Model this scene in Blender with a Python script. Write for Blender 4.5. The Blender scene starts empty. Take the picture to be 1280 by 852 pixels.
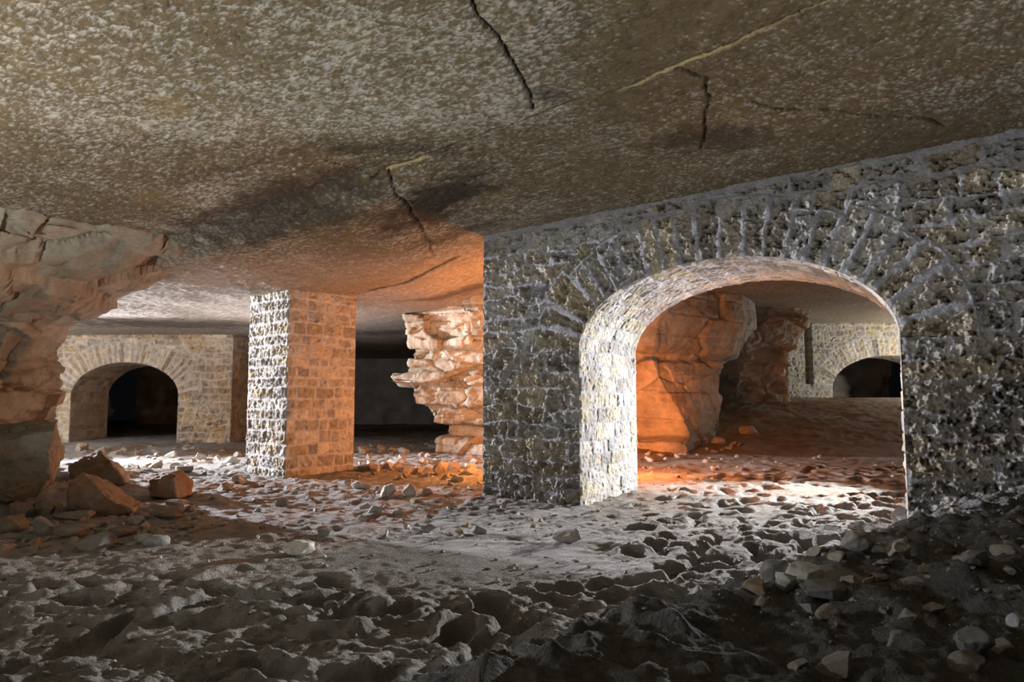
import bpy, math, random
import numpy as np
from mathutils import Vector

# ------------------------------------------------------------------ basics
F = 24.0 / 36.0 * 1280.0
TILT = math.radians(4.62)
EYE = 1.2
scene = bpy.context.scene
COL = scene.collection


def smooth(a, b, x):
    t = np.clip((np.asarray(x, float) - a) / (b - a), 0, 1)
    return t * t * (3 - 2 * t)


def ray(px, py):
    dx, dy = (px - 640) / F, (426 - py) / F
    return dx, math.cos(TILT) - dy * math.sin(TILT), math.sin(TILT) + dy * math.cos(TILT)


# ------------------------------------------------------------------ noise
def _hash(ix, iy, iz, seed):
    n = (ix.astype(np.int64) * 374761393 + iy.astype(np.int64) * 668265263 + iz.astype(np.int64) * 1440662683 + seed * 974634777) & 0xFFFFFFFF
    n = ((n ^ (n >> 13)) * 1274126177) & 0xFFFFFFFF
    n = ((n ^ (n >> 15)) * 2246822519) & 0xFFFFFFFF
    n = n ^ (n >> 16)
    return n.astype(np.float64) / 4294967295.0


def noise2(x, y, seed=0):
    fx, fy = np.floor(x), np.floor(y)
    tx, ty = x - fx, y - fy
    tx = tx * tx * tx * (tx * (tx * 6 - 15) + 10)
    ty = ty * ty * ty * (ty * (ty * 6 - 15) + 10)
    ix, iy = fx.astype(np.int64), fy.astype(np.int64)
    z = np.zeros_like(ix)
    a = _hash(ix, iy, z, seed)
    b = _hash(ix + 1, iy, z, seed)
    c = _hash(ix, iy + 1, z, seed)
    d = _hash(ix + 1, iy + 1, z, seed)
    return ((a + (b - a) * tx) * (1 - ty) + (c + (d - c) * tx) * ty) * 2 - 1


def noise3(x, y, z, seed=0):
    fx, fy, fz = np.floor(x), np.floor(y), np.floor(z)
    tx, ty, tz = x - fx, y - fy, z - fz
    tx = tx * tx * (3 - 2 * tx)
    ty = ty * ty * (3 - 2 * ty)
    tz = tz * tz * (3 - 2 * tz)
    ix, iy, iz = fx.astype(np.int64), fy.astype(np.int64), fz.astype(np.int64)
    r = 0
    for i in (0, 1):
        for j in (0, 1):
            for k in (0, 1):
                w = (tx if i else 1 - tx) * (ty if j else 1 - ty) * (tz if k else 1 - tz)
                r = r + w * _hash(ix + i, iy + j, iz + k, seed)
    return r * 2 - 1


def fbm2(x, y, octs=4, seed=0, gain=0.5, rot=True):
    s, amp, tot = 0, 1.0, 0
    for o in range(octs):
        s = s + amp * noise2(x, y, seed + o * 17)
        tot += amp
        amp *= gain
        x, y = (x * 1.62 - y * 1.18) + 3.1, (x * 1.18 + y * 1.62) + 7.7
    return s / tot


def ridge2(x, y, octs=3, seed=0, gain=0.55):
    s, amp, tot = 0, 1.0, 0
    for o in range(octs):
        s = s + amp * (1 - 2 * np.abs(noise2(x, y, seed + o * 17)))
        tot += amp
        amp *= gain
        x, y = (x * 1.62 - y * 1.18) + 3.1, (x * 1.18 + y * 1.62) + 7.7
    return s / tot


def fbm3(x, y, z, octs=4, seed=0, gain=0.5):
    s, amp, tot = 0, 1.0, 0
    for o in range(octs):
        s = s + amp * noise3(x, y, z, seed + o * 31)
        tot += amp
        amp *= gain
        x, y, z = x * 2.03 + 1.7, y * 2.01 + 9.2, z * 1.99 + 4.3
    return s / tot


def cells3(x, y, z, seed=0):
    """nearest cell's random value, the second one's, and F2-F1"""
    fx, fy, fz = np.floor(x).astype(np.int64), np.floor(y).astype(np.int64), np.floor(z).astype(np.int64)
    d1 = np.full(x.shape, 9.0)
    d2 = np.full(x.shape, 9.0)
    r1 = np.zeros(x.shape)
    r2 = np.zeros(x.shape)
    for i in (-1, 0, 1):
        for j in (-1, 0, 1):
            for k in (-1, 0, 1):
                cx, cy, cz = fx + i, fy + j, fz + k
                px = cx + _hash(cx, cy, cz, seed + 1)
                py = cy + _hash(cx, cy, cz, seed + 2)
                pz = cz + _hash(cx, cy, cz, seed + 3)
                d = np.sqrt((px - x) ** 2 + (py - y) ** 2 + (pz - z) ** 2)
                v = _hash(cx, cy, cz, seed + 4)
                w = _hash(cx, cy, cz, seed + 5)
                m = d < d1
                d2 = np.where(m, d1, np.minimum(d2, d))
                r1 = np.where(m, v, r1)
                r2 = np.where(m, w, r2)
                d1 = np.where(m, d, d1)
    return r1, r2, d2 - d1


# ------------------------------------------------------------------ mesh helpers
def raw_mesh(name, verts, quads, col=None, smooth_=True):
    me = bpy.data.meshes.new(name)
    verts = np.ascontiguousarray(verts, dtype=np.float32).reshape(-1, 3)
    quads = np.ascontiguousarray(quads, dtype=np.int32)
    n, k = quads.shape
    me.vertices.add(len(verts))
    me.vertices.foreach_set('co', verts.ravel())
    me.loops.add(n * k)
    me.loops.foreach_set('vertex_index', quads.ravel())
    me.polygons.add(n)
    me.polygons.foreach_set('loop_start', np.arange(0, n * k, k, dtype=np.int32))
    me.polygons.foreach_set('use_smooth', np.full(n, smooth_, dtype=bool))
    me.update(calc_edges=True)
    if col is not None:
        a = me.color_attributes.new('Col', 'FLOAT_COLOR', 'POINT')
        c = np.ones((len(verts), 4), dtype=np.float32)
        c[:, :3] = np.asarray(col, dtype=np.float32).reshape(-1, 3)
        a.data.foreach_set('color', c.ravel())
    me.validate()
    return me


def link(name, me, mat, parent=None):
    o = bpy.data.objects.new(name, me)
    COL.objects.link(o)
    if mat is not None:
        me.materials.clear()
        me.materials.append(mat)
    if parent is not None:
        o.parent = parent
    return o


def grid_quads(n, m, flip=False, wrap=False):
    i = np.arange(n - 1)[:, None]
    j = np.arange(m if wrap else m - 1)[None, :]
    jn = (j + 1) % m
    a, b, c, d = i * m + j, i * m + jn, (i + 1) * m + jn, (i + 1) * m + j
    q = np.stack([a, b, c, d], -1).reshape(-1, 4)
    return q[:, ::-1] if flip else q


def compact(verts, quads, col):
    used = np.unique(quads)
    remap = np.zeros(len(verts), dtype=np.int64)
    remap[used] = np.arange(len(used))
    return verts[used], remap[quads], (None if col is None else col[used])


def tag(o, label, cat, group=None, kind=None):
    o['label'] = label
    o['category'] = cat
    if group:
        o['group'] = group
    if kind:
        o['kind'] = kind
    return o


# ------------------------------------------------------------------ materials
def stone_mat(name, fine=60.0, bump=0.35, dist=0.01, vary=0.35, rough=0.92, coarse=9.0, stretch=None):
    m = bpy.data.materials.new(name)
    m.use_nodes = True
    nt = m.node_tree
    nt.nodes.clear()
    N = nt.nodes.new
    L = nt.links.new
    out = N('ShaderNodeOutputMaterial')
    b = N('ShaderNodeBsdfPrincipled')
    b.inputs['Roughness'].default_value = rough
    b.inputs['Specular IOR Level'].default_value = 0.25
    L(b.outputs[0], out.inputs[0])
    at = N('ShaderNodeAttribute')
    at.attribute_name = 'Col'
    tc = N('ShaderNodeTexCoord')
    src = tc.outputs['Object']
    if stretch:
        mp = N('ShaderNodeMapping')
        mp.inputs['Scale'].default_value = stretch[0]
        mp.inputs['Rotation'].default_value = stretch[1]
        L(src, mp.inputs[0])
        src = mp.outputs[0]
    n1 = N('ShaderNodeTexNoise')
    n1.inputs['Scale'].default_value = coarse
    n1.inputs['Detail'].default_value = 5
    n2 = N('ShaderNodeTexNoise')
    n2.inputs['Scale'].default_value = fine
    n2.inputs['Detail'].default_value = 5
    n2.inputs['Roughness'].default_value = 0.65
    L(src, n1.inputs['Vector'])
    L(src, n2.inputs['Vector'])
    add = N('ShaderNodeMath')
    add.operation = 'ADD'
    L(n1.outputs[0], add.inputs[0])
    L(n2.outputs[0], add.inputs[1])
    mr = N('ShaderNodeMapRange')
    mr.inputs['From Min'].default_value = 0.65
    mr.inputs['From Max'].default_value = 1.35
    mr.inputs['To Min'].default_value = 1 - vary
    mr.inputs['To Max'].default_value = 1 + vary
    L(add.outputs[0], mr.inputs[0])
    mx = N('ShaderNodeMix')
    mx.data_type = 'RGBA'
    mx.blend_type = 'MULTIPLY'
    mx.inputs['Factor'].default_value = 1
    L(at.outputs['Color'], mx.inputs['A'])
    L(mr.outputs[0], mx.inputs['B'])
    L(mx.outputs['Result'], b.inputs['Base Color'])
    bp = N('ShaderNodeBump')
    bp.inputs['Strength'].default_value = bump
    bp.inputs['Distance'].default_value = dist
    L(n2.outputs[0], bp.inputs['Height'])
    L(bp.outputs[0], b.inputs['Normal'])
    return m


M_WALL = stone_mat('rubble_masonry', 45, 1.0, 0.03, 0.35)
M_PALE = stone_mat('pale_masonry', 50, 0.6, 0.012, 0.25)
M_ROCK = stone_mat('quarry_rock', 28, 0.6, 0.02, 0.3, coarse=3.0)
M_CEIL = stone_mat('hewn_ceiling', 30, 0.9, 0.02, 0.3, coarse=8.0)
M_FLOOR = stone_mat('trodden_dust', 60, 1.0, 0.03, 0.3, coarse=5.0)
M_STONE = stone_mat('loose_stone', 30, 0.5, 0.012, 0.3, coarse=5.0)


# ------------------------------------------------------------------ the shape of the ground
PA = np.array([-0.35, 8.3])                 # left corner of the big arched wall
DW = np.array([3.725, -2.4])
DW = DW / np.linalg.norm(DW)
NW = np.array([-DW[1], DW[0]]) * -1.0        # outward, towards the camera
NW = np.array([-0.54, -0.84])
NW = NW / np.linalg.norm(NW)


def floor_base(x, y):
    x = np.asarray(x, float)
    y = np.asarray(y, float)
    d = x * 0.66 - (y - 2.75) * 0.75         # bank of spoil rising on the right
    bank = 0.62 * smooth(-0.12, 1.05, d) * smooth(9.0, 6.6, y + 0.64 * x - 2.1)
    rise = 1.13 * smooth(13.0, 20.5, y) * smooth(0.3, 2.2, x)
    left = 0.22 * smooth(-4.2, -6.5, x) * smooth(4.6, 6.4, y) * smooth(11.5, 9.5, y)
    return bank + rise + left


rs = np.random.RandomState(11)


def _prints():
    P = []
    # trodden track: from the near left, along the middle, and through the big arch
    def scatter(n, poly, ang, spread, size, depth):
        poly = np.array(poly, float)
        lo, hi = poly.min(0), poly.max(0)
        k = 0
        while k < n:
            p = lo + rs.rand(2) * (hi - lo)
            ins = False
            j = len(poly) - 1
            for i in range(len(poly)):
                if (poly[i][1] > p[1]) != (poly[j][1] > p[1]) and p[0] < (poly[j][0] - poly[i][0]) * (p[1] - poly[i][1]) / (poly[j][1] - poly[i][1]) + poly[i][0]:
                    ins = not ins
                j = i
            if not ins:
                continue
            P.append((p[0], p[1], ang + rs.randn() * spread, size * rs.uniform(0.8, 1.25), depth * rs.uniform(0.6, 1.35)))
            k += 1
    scatter(190, [(1.0, 5.6), (3.0, 5.9), (4.6, 8.0), (7.0, 11.8), (3.4, 11.0), (1.9, 8.6), (1.2, 7.2)], 0.9, 0.6, 0.15, 0.085)
    scatter(60, [(0.5, 4.3), (1.7, 4.9), (2.9, 5.9), (1.1, 6.0)], 0.8, 0.6, 0.155, 0.08)
    scatter(46, [(-1.1, 2.3), (0.6, 2.3), (1.4, 4.4), (0.3, 4.3), (-0.9, 3.7)], 0.6, 0.6, 0.17, 0.10)
    scatter(46, [(-3.2, 2.4), (-0.9, 2.3), (-0.6, 4.0), (-1.4, 4.9), (-2.6, 4.7)], 0.35, 0.55, 0.17, 0.085)
    scatter(40, [(-3.6, 2.6), (-2.6, 2.6), (-2.6, 4.8), (-4.2, 4.8)], 0.35, 0.6, 0.16, 0.05)
    return P


PRINTS = _prints()


def floor_detail(x, y):
    out = floor_base(x, y)
    out = out + 0.035 * fbm2(x * 0.9, y * 0.9, 3, 5)
    smoothpatch = np.exp(-(((x + 0.35) / 1.35) ** 2 + ((y - 5.15) / 0.75) ** 2))   # flat trodden patch
    rough = 1 - 0.8 * smoothpatch
    tramp = smooth(5.2, 4.2, y) * smooth(0.4, 0.1, np.abs(smoothpatch))
    out = out + tramp * (0.055 * fbm2(x * 2.6, y * 3.6, 4, 27, 0.6) + 0.03 * np.maximum(0, ridge2(x * 4, y * 5, 3, 29)))
    near = smooth(14, 3, y)
    out = out + rough * (0.020 * ridge2(x * 3.1, y * 3.1, 3, 21) + 0.016 * fbm2(x * 11, y * 11, 3, 33) + 0.009 * ridge2(x * 29, y * 29, 3, 41, 0.7) * near)
    d = x * 0.66 - (y - 2.75) * 0.75
    lumps = smooth(-0.25, 0.4, d) * smooth(9, 6, y)
    out = out + lumps * (0.045 * fbm2(x * 4.5, y * 4.5, 4, 61, 0.6) + 0.02 * np.maximum(0, ridge2(x * 9, y * 9, 2, 71)))
    far = smooth(6.5, 8.5, y) * smooth(1.0, -0.5, x) + smooth(-2.6, -3.6, x) * smooth(5.2, 6.4, y)
    out = out + np.clip(far, 0, 1) * (0.035 * np.maximum(0, fbm2(x * 3.5, y * 3.5, 3, 81, 0.6)) + 0.03 * np.maximum(0, ridge2(x * 6, y * 6, 2, 91)))
    return out


def stamp(x, y, z):
    """press the footprints into the ground; x,y,z are (rows, cols), rows sorted by y"""
    yr = y[:, 0]
    pitf = np.zeros(x.shape)
    rimf = np.zeros(x.shape)
    for (fx, fy, a, s, dep) in PRINTS:
        r = s * 2.6
        i0, i1 = np.searchsorted(yr, fy - r), np.searchsorted(yr, fy + r)
        if i1 <= i0:
            continue
        xs, ys = x[i0:i1], y[i0:i1]
        c0 = np.searchsorted(xs[0], fx - r), np.searchsorted(xs[-1], fx - r)
        c1 = np.searchsorted(xs[0], fx + r), np.searchsorted(xs[-1], fx + r)
        j0, j1 = min(c0), max(c1)
        xs, ys = xs[:, j0:j1], ys[:, j0:j1]
        dx, dy = xs - fx, ys - fy
        u = (dx * math.cos(a) + dy * math.sin(a)) / s
        v = (-dx * math.sin(a) + dy * math.cos(a)) / (s * 0.52)
        q = np.sqrt(u * u + v * v) + 0.34 * noise2(xs * 7, ys * 7, int(fx * 100) % 97) + 0.12 * noise2(xs * 23, ys * 23, 5)
        pit = dep * smooth(1.1, 0.15, q) * 1.15
        rim = dep * 0.45 * np.exp(-((q - 1.3) / 0.38) ** 2) * (0.5 + 0.5 * noise2(xs * 4, ys * 4, 3))
        pitf[i0:i1, j0:j1] = np.maximum(pitf[i0:i1, j0:j1], pit)
        rimf[i0:i1, j0:j1] = np.maximum(rimf[i0:i1, j0:j1], rim)
    return z - pitf + rimf * smooth(0.05, 0.0, pitf)


def fan(rows, slope, base, ncol, skew=0.0):
    u = np.linspace(-1, 1, ncol)
    hw = slope * np.maximum(rows, 0.5) + base
    X = u[None, :] * hw[:, None]
    Y = np.repeat(rows[:, None], ncol, 1)
    return X, Y


def geo_rows(y0, y1, k):
    n = int(math.log(y1 / y0) / k)
    return y0 * np.exp(np.linspace(0, math.log(y1 / y0), n))


# floor
rows = np.concatenate([np.linspace(-4, 1.35, 24)[:-1], geo_rows(1.35, 33.0, 0.0037)])
X, Y = fan(rows, 0.98, 1.6, 620)
Z = stamp(X, Y, floor_detail(X, Y))
FX, FY, FZ = X, Y, Z
t = fbm2(X * 1.3, Y * 1.3, 4, 7)
cl = np.empty(X.shape + (3,))
cl[:] = (0.36, 0.345, 0.32)
cl *= (1 + 0.25 * t)[..., None]
brown = np.clip(smooth(-0.2, 0.5, fbm2(X * 0.8, Y * 0.8, 4, 15)) * 0.7, 0, 1)
brown = np.clip(brown * (0.25 + smooth(6, 9, Y)) + 0.55 * smooth(11, 14, Y) * smooth(1, 3, X), 0, 0.9)
cl = cl * (1 - brown[..., None]) + brown[..., None] * np.array((0.26, 0.17, 0.10))
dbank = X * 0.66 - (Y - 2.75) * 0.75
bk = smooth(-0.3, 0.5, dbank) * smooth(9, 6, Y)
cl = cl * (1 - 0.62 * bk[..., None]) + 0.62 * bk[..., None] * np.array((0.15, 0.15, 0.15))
fl = link('floor', raw_mesh('floor', np.stack([X, Y, Z], -1), grid_quads(*X.shape), cl), M_FLOOR)
fl['kind'] = 'structure'


def floor_at(x, y):
    i = int(np.clip(np.searchsorted(FY[:, 0], y), 0, FY.shape[0] - 1))
    j = int(np.clip(np.searchsorted(FX[i], x), 1, FX.shape[1] - 2))
    i0, i1 = max(i - 2, 0), min(i + 3, FY.shape[0])
    return float(np.mean(FZ[i0:i1, j - 2:j + 3]))


def ground_pt(px, py):
    """the place on the ground the photograph shows at this pixel"""
    dx, dy, dz = ray(px, py)
    prev = None
    for k in range(40, 4000):
        tt = k * 0.01 * (1 + k * 0.001)
        if EYE + dz * tt <= float(floor_base(dx * tt, dy * tt)):
            return dx * tt, dy * tt
    return dx * 20, dy * 20


# ------------------------------------------------------------------ ceiling
def seg_dist(x, y, pts):
    best = np.full(x.shape, 99.0)
    side = np.zeros(x.shape)
    for (x0, y0), (x1, y1) in zip(pts[:-1], pts[1:]):
        ex, ey = x1 - x0, y1 - y0
        l2 = ex * ex + ey * ey
        tt = np.clip(((x - x0) * ex + (y - y0) * ey) / l2, 0, 1)
        d = np.hypot(x - x0 - tt * ex, y - y0 - tt * ey)
        s = ex * (y - y0) - ey * (x - x0)
        m = d < best
        side = np.where(m, np.sign(s), side)
        best = np.where(m, d, best)
    return best, side


def cpt(px, py, z=3.2):
    dx, dy, dz = ray(px, py)
    tt = (z - EYE) / dz
    return dx * tt, dy * tt


def ceil_base(x, y):
    x = np.asarray(x, float)
    y = np.asarray(y, float)
    z = 3.186 + 0.046 * np.clip(x, -3.5, 5.5)
    # a shallow fold running from the left rock towards the head of the arched wall
    nx, ny = 0.587, 0.81
    dd = (x + 3.63) * nx + (y - 7.40) * ny
    w = smooth(-0.2, -1.5, x)
    z = z - 0.20 * smooth(0.0, 0.45, dd) * w
    # sinks a little towards the masonry pillar, rises again behind the arch
    z = z - 0.06 * smooth(8.2, 10.2, y) * smooth(0.0, -2.2, x)
    z = z + 0.20 * smooth(9.0, 13.0, y) * smooth(-0.5, 2.5, x)
    z = z + 0.02 * smooth(11.5, 14.0, y) * smooth(0.0, -2.0, x)
    return z


CRACK_MAIN = [cpt(*p) for p in ((1130, -40), (1050, 2), (985, 28), (905, 62), (845, 86), (800, 103), (735, 122), (690, 134), (640, 150), (592, 165), (540, 183), (488, 201))]
CRACK_TAIL = [cpt(*p) for p in ((488, 201), (505, 228), (527, 270), (545, 300))]
CRACKS = [
    ([cpt(*p) for p in ((585, -40), (598, 0), (612, 28), (628, 58), (646, 92), (662, 118), (664, 136))], 0.0075, 0.05),
    ([cpt(*p) for p in ((845, 90), (872, 97), (888, 103), (888, 118), (883, 140), (881, 172), (878, 196))], 0.007, 0.05),
    ([cpt(*p) for p in ((940, 142), (985, 148), (1040, 154), (1090, 161), (1150, 166), (1166, 168), (1182, 178))], 0.0075, 0.04),
    ([cpt(*p) for p in ((400, 186), (440, 200), (466, 208), (488, 201))], 0.007, 0.03),
    (CRACK_MAIN, 0.007, 0.04),
    (CRACK_TAIL, 0.008, 0.05),
    ([cpt(*p, 2.98) for p in ((462, 352), (505, 343), (540, 335), (572, 329))], 0.03, 0.05),
]

rows = np.concatenate([np.linspace(-4, 1.8, 30)[:-1], geo_rows(1.8, 33.0, 0.0031)])
X, Y = fan(rows, 0.98, 1.6, 800)
Z = ceil_base(X, Y)
wx = X + 0.05 * fbm2(X * 3, Y * 3, 3, 101)
wy = Y + 0.05 * fbm2(X * 3, Y * 3, 3, 111)
d, side = seg_dist(wx, wy, CRACK_MAIN)
Z = Z - 0.022 * smooth(0.02, -0.02, d * -side) * smooth(2.2, 1.2, d) * (0.5 + 0.5 * noise2(X, Y, 9))
Z = Z + 0.030 * fbm2(X * 0.55, Y * 0.55, 3, 121)
# pick marks: short strokes cut across the bed
def strokes(a, su, sv, sd):
    ux, uy = X * math.cos(a) + Y * math.sin(a), -X * math.sin(a) + Y * math.cos(a)
    return fbm2(ux * su, uy * sv, 3, sd, 0.6)


near = smooth(12, 5, Y)
mixa = smooth(-0.6, 1.6, X + 0.8 * noise2(X * 0.6, Y * 0.6, 131))
pick = strokes(0.55, 9, 20, 141) * mixa + strokes(-0.5, 12, 17, 143) * (1 - mixa)
pick2 = strokes(0.62, 24, 62, 151) * mixa + strokes(-0.4, 32, 46, 153) * (1 - mixa)
pick3 = strokes(0.5, 50, 120, 155) * mixa + strokes(-0.6, 64, 96, 157) * (1 - mixa)
Z = Z + (0.35 + 0.65 * near) * (0.013 * pick + 0.013 * pick2 + 0.012 * fbm2(X * 5, Y * 5, 3, 161))
cdark = np.zeros(X.shape)
for pts, wd, dep in CRACKS:
    d, side = seg_dist(wx, wy, pts)
    g = np.exp(-(d / wd) ** 2)
    Z = Z + dep * g
    cdark = np.maximum(cdark, np.exp(-(d / (wd * 1.5)) ** 2))
base = np.empty(X.shape + (3,))
base[:] = (0.165, 0.125, 0.07)
fleck = smooth(-0.02, 0.46, 0.7 * pick2 + 0.55 * pick3 + 0.30 * fbm2(X * 1.1, Y * 1.1, 3, 181) - 0.06 * mixa)
pale = np.array((0.46, 0.44, 0.38))
cl = base * (1 - fleck[..., None]) + pale * fleck[..., None]
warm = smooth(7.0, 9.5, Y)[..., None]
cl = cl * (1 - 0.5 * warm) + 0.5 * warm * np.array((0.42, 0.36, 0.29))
# mineral stains in the bed (soot brown and ochre), and shade painted along the fold
stain_shade = np.zeros(X.shape)
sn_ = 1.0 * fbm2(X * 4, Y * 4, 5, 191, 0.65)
for px, py, zz, r1, r2, a, k in ((540, 243, 3.15, 0.75, 0.36, -0.9, 1.1), (340, 258, 3.08, 1.6, 0.42, -0.62, 0.85), (885, 185, 3.2, 0.42, 0.3, 0.2, 0.75),  # the long second one is stain plus painted shade at the fold
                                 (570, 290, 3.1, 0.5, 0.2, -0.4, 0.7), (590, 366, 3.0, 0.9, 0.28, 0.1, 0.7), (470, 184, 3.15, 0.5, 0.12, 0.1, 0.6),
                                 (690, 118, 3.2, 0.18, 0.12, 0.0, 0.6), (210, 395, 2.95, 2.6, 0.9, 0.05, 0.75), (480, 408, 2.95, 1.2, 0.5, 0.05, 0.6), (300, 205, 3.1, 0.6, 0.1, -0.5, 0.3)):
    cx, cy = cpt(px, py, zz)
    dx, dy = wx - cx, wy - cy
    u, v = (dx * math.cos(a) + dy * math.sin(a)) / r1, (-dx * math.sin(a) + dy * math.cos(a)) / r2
    stain_shade = np.maximum(stain_shade, k * smooth(1.5, 0.45, np.sqrt(u * u + v * v) + sn_))
stain_shade = np.minimum(stain_shade, 1)
cl = cl * (1 - 0.9 * stain_shade[..., None]) + 0.9 * stain_shade[..., None] * np.array((0.045, 0.034, 0.026))
d, side = seg_dist(wx, wy, CRACK_MAIN)
lit_lip = np.exp(-((d * -side - 0.014) / 0.017) ** 2) * smooth(-0.2, 0.3, noise2(X * 2, Y * 2, 77) + 0.3)  # ochre lip beside the main crack, painted pale like its lit riser
cl = cl * (1 - lit_lip[..., None]) + lit_lip[..., None] * np.array((0.50, 0.40, 0.20))
och2 = 0.6 * smooth(0.36, 0.7, fbm2(X * 1.2 + 5, Y * 1.2, 4, 201)) * near
cl = cl * (1 - och2[..., None]) + och2[..., None] * np.array((0.27, 0.19, 0.07))
cl = cl * (1 - 0.9 * (cdark * (1 - 0.8 * lit_lip))[..., None])
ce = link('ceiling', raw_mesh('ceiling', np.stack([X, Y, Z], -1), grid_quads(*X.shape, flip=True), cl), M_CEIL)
ce['kind'] = 'structure'


# ------------------------------------------------------------------ masonry
def cuts(total, lo, hi, r, start=0.0):
    c = [start - r.uniform(0, hi)]
    while c[-1] < start + total + hi:
        c.append(c[-1] + r.uniform(lo, hi))
    return np.array(c)


def coursed(u, v, hs, ls, seed, wob=0.02, vmin=-1.0, vmax=4.5, umin=-1.0, umax=12.0):
    r = np.random.RandomState(seed)
    u = u + wob * fbm2(u * 4, v * 4, 3, seed + 3)
    v = v + wob * fbm2(u * 3 + 9, v * 3, 3, seed + 5)
    vc = cuts(vmax - vmin, hs[0], hs[1], r, vmin)
    k = np.searchsorted(vc, v) - 1
    d = np.minimum(v - vc[np.clip(k, 0, len(vc) - 1)], vc[np.clip(k + 1, 0, len(vc) - 1)] - v)
    sid = np.zeros(u.shape)
    for c in range(len(vc)):
        m = k == c
        uc = cuts(umax - umin, ls[0], ls[1], r, umin)
        if not m.any():
            continue
        uu = u[m]
        q = np.searchsorted(uc, uu) - 1
        d[m] = np.minimum(d[m], np.minimum(uu - uc[q], uc[q + 1] - uu))
        sid[m] = c * 997 + q
    return d, sid


STONES = np.array([(0.40, 0.37, 0.31), (0.34, 0.31, 0.26), (0.44, 0.42, 0.37), (0.38, 0.33, 0.25), (0.30, 0.28, 0.25), (0.41, 0.36, 0.26), (0.37, 0.36, 0.34)])


def relief(u, v, d, sid, seed, mort=0.018, amp=0.03, bulge=0.012, pitted=1.0, tint=(1, 1, 1), mortar=(0.40, 0.40, 0.41), ochre=1.0, mh=0.0, dirt=0.62):
    e = smooth(mort * 0.5, mort * 1.4, d + 0.020 * fbm2(u * 13, v * 13, 3, seed + 9))
    hsh = _hash(sid.astype(np.int64), sid.astype(np.int64) * 7, np.zeros(sid.shape, np.int64), seed)
    hs2 = _hash(sid.astype(np.int64) * 3, sid.astype(np.int64), np.zeros(sid.shape, np.int64), seed + 1)
    sz = 0.75 + 0.5 * hsh
    rug = fbm2(u * 15 + hsh * 40, v * 15, 4, seed + 21, 0.72) * 1.2
    hole = -1.1 * smooth(0.05, 0.42, fbm2(u * 14 + hs2 * 30, v * 14, 4, seed + 25, 0.7))
    h = e * (bulge * (0.3 + hsh) + amp * rug + pitted * amp * 0.9 * hole) + (1 - e) * (mh + 0.004 + 0.008 * fbm2(u * 9, v * 9, 3, seed + 31))
    ci = (hsh * 0.999 * len(STONES)).astype(int)
    c = STONES[ci] * (0.75 + 0.5 * hs2)[..., None]
    pat = smooth(-0.08, 0.38, fbm2(u * 9, v * 9, 5, seed + 41, 0.75))
    c = c * (1 - dirt * pat[..., None]) + dirt * pat[..., None] * np.array((0.14, 0.115, 0.08))
    oc = ochre * smooth(0.3, 0.65, fbm2(u * 2.6, v * 2.6, 3, seed + 51))
    c = c * (1 - 0.5 * oc[..., None]) + 0.5 * oc[..., None] * np.array((0.36, 0.27, 0.12))
    mc = np.array(mortar) * (1 + 0.15 * fbm2(u * 6, v * 6, 3, seed + 61))[..., None]
    c = (c * e[..., None] + mc * (1 - e[..., None])) * np.array(tint)
    return h, c


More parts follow.
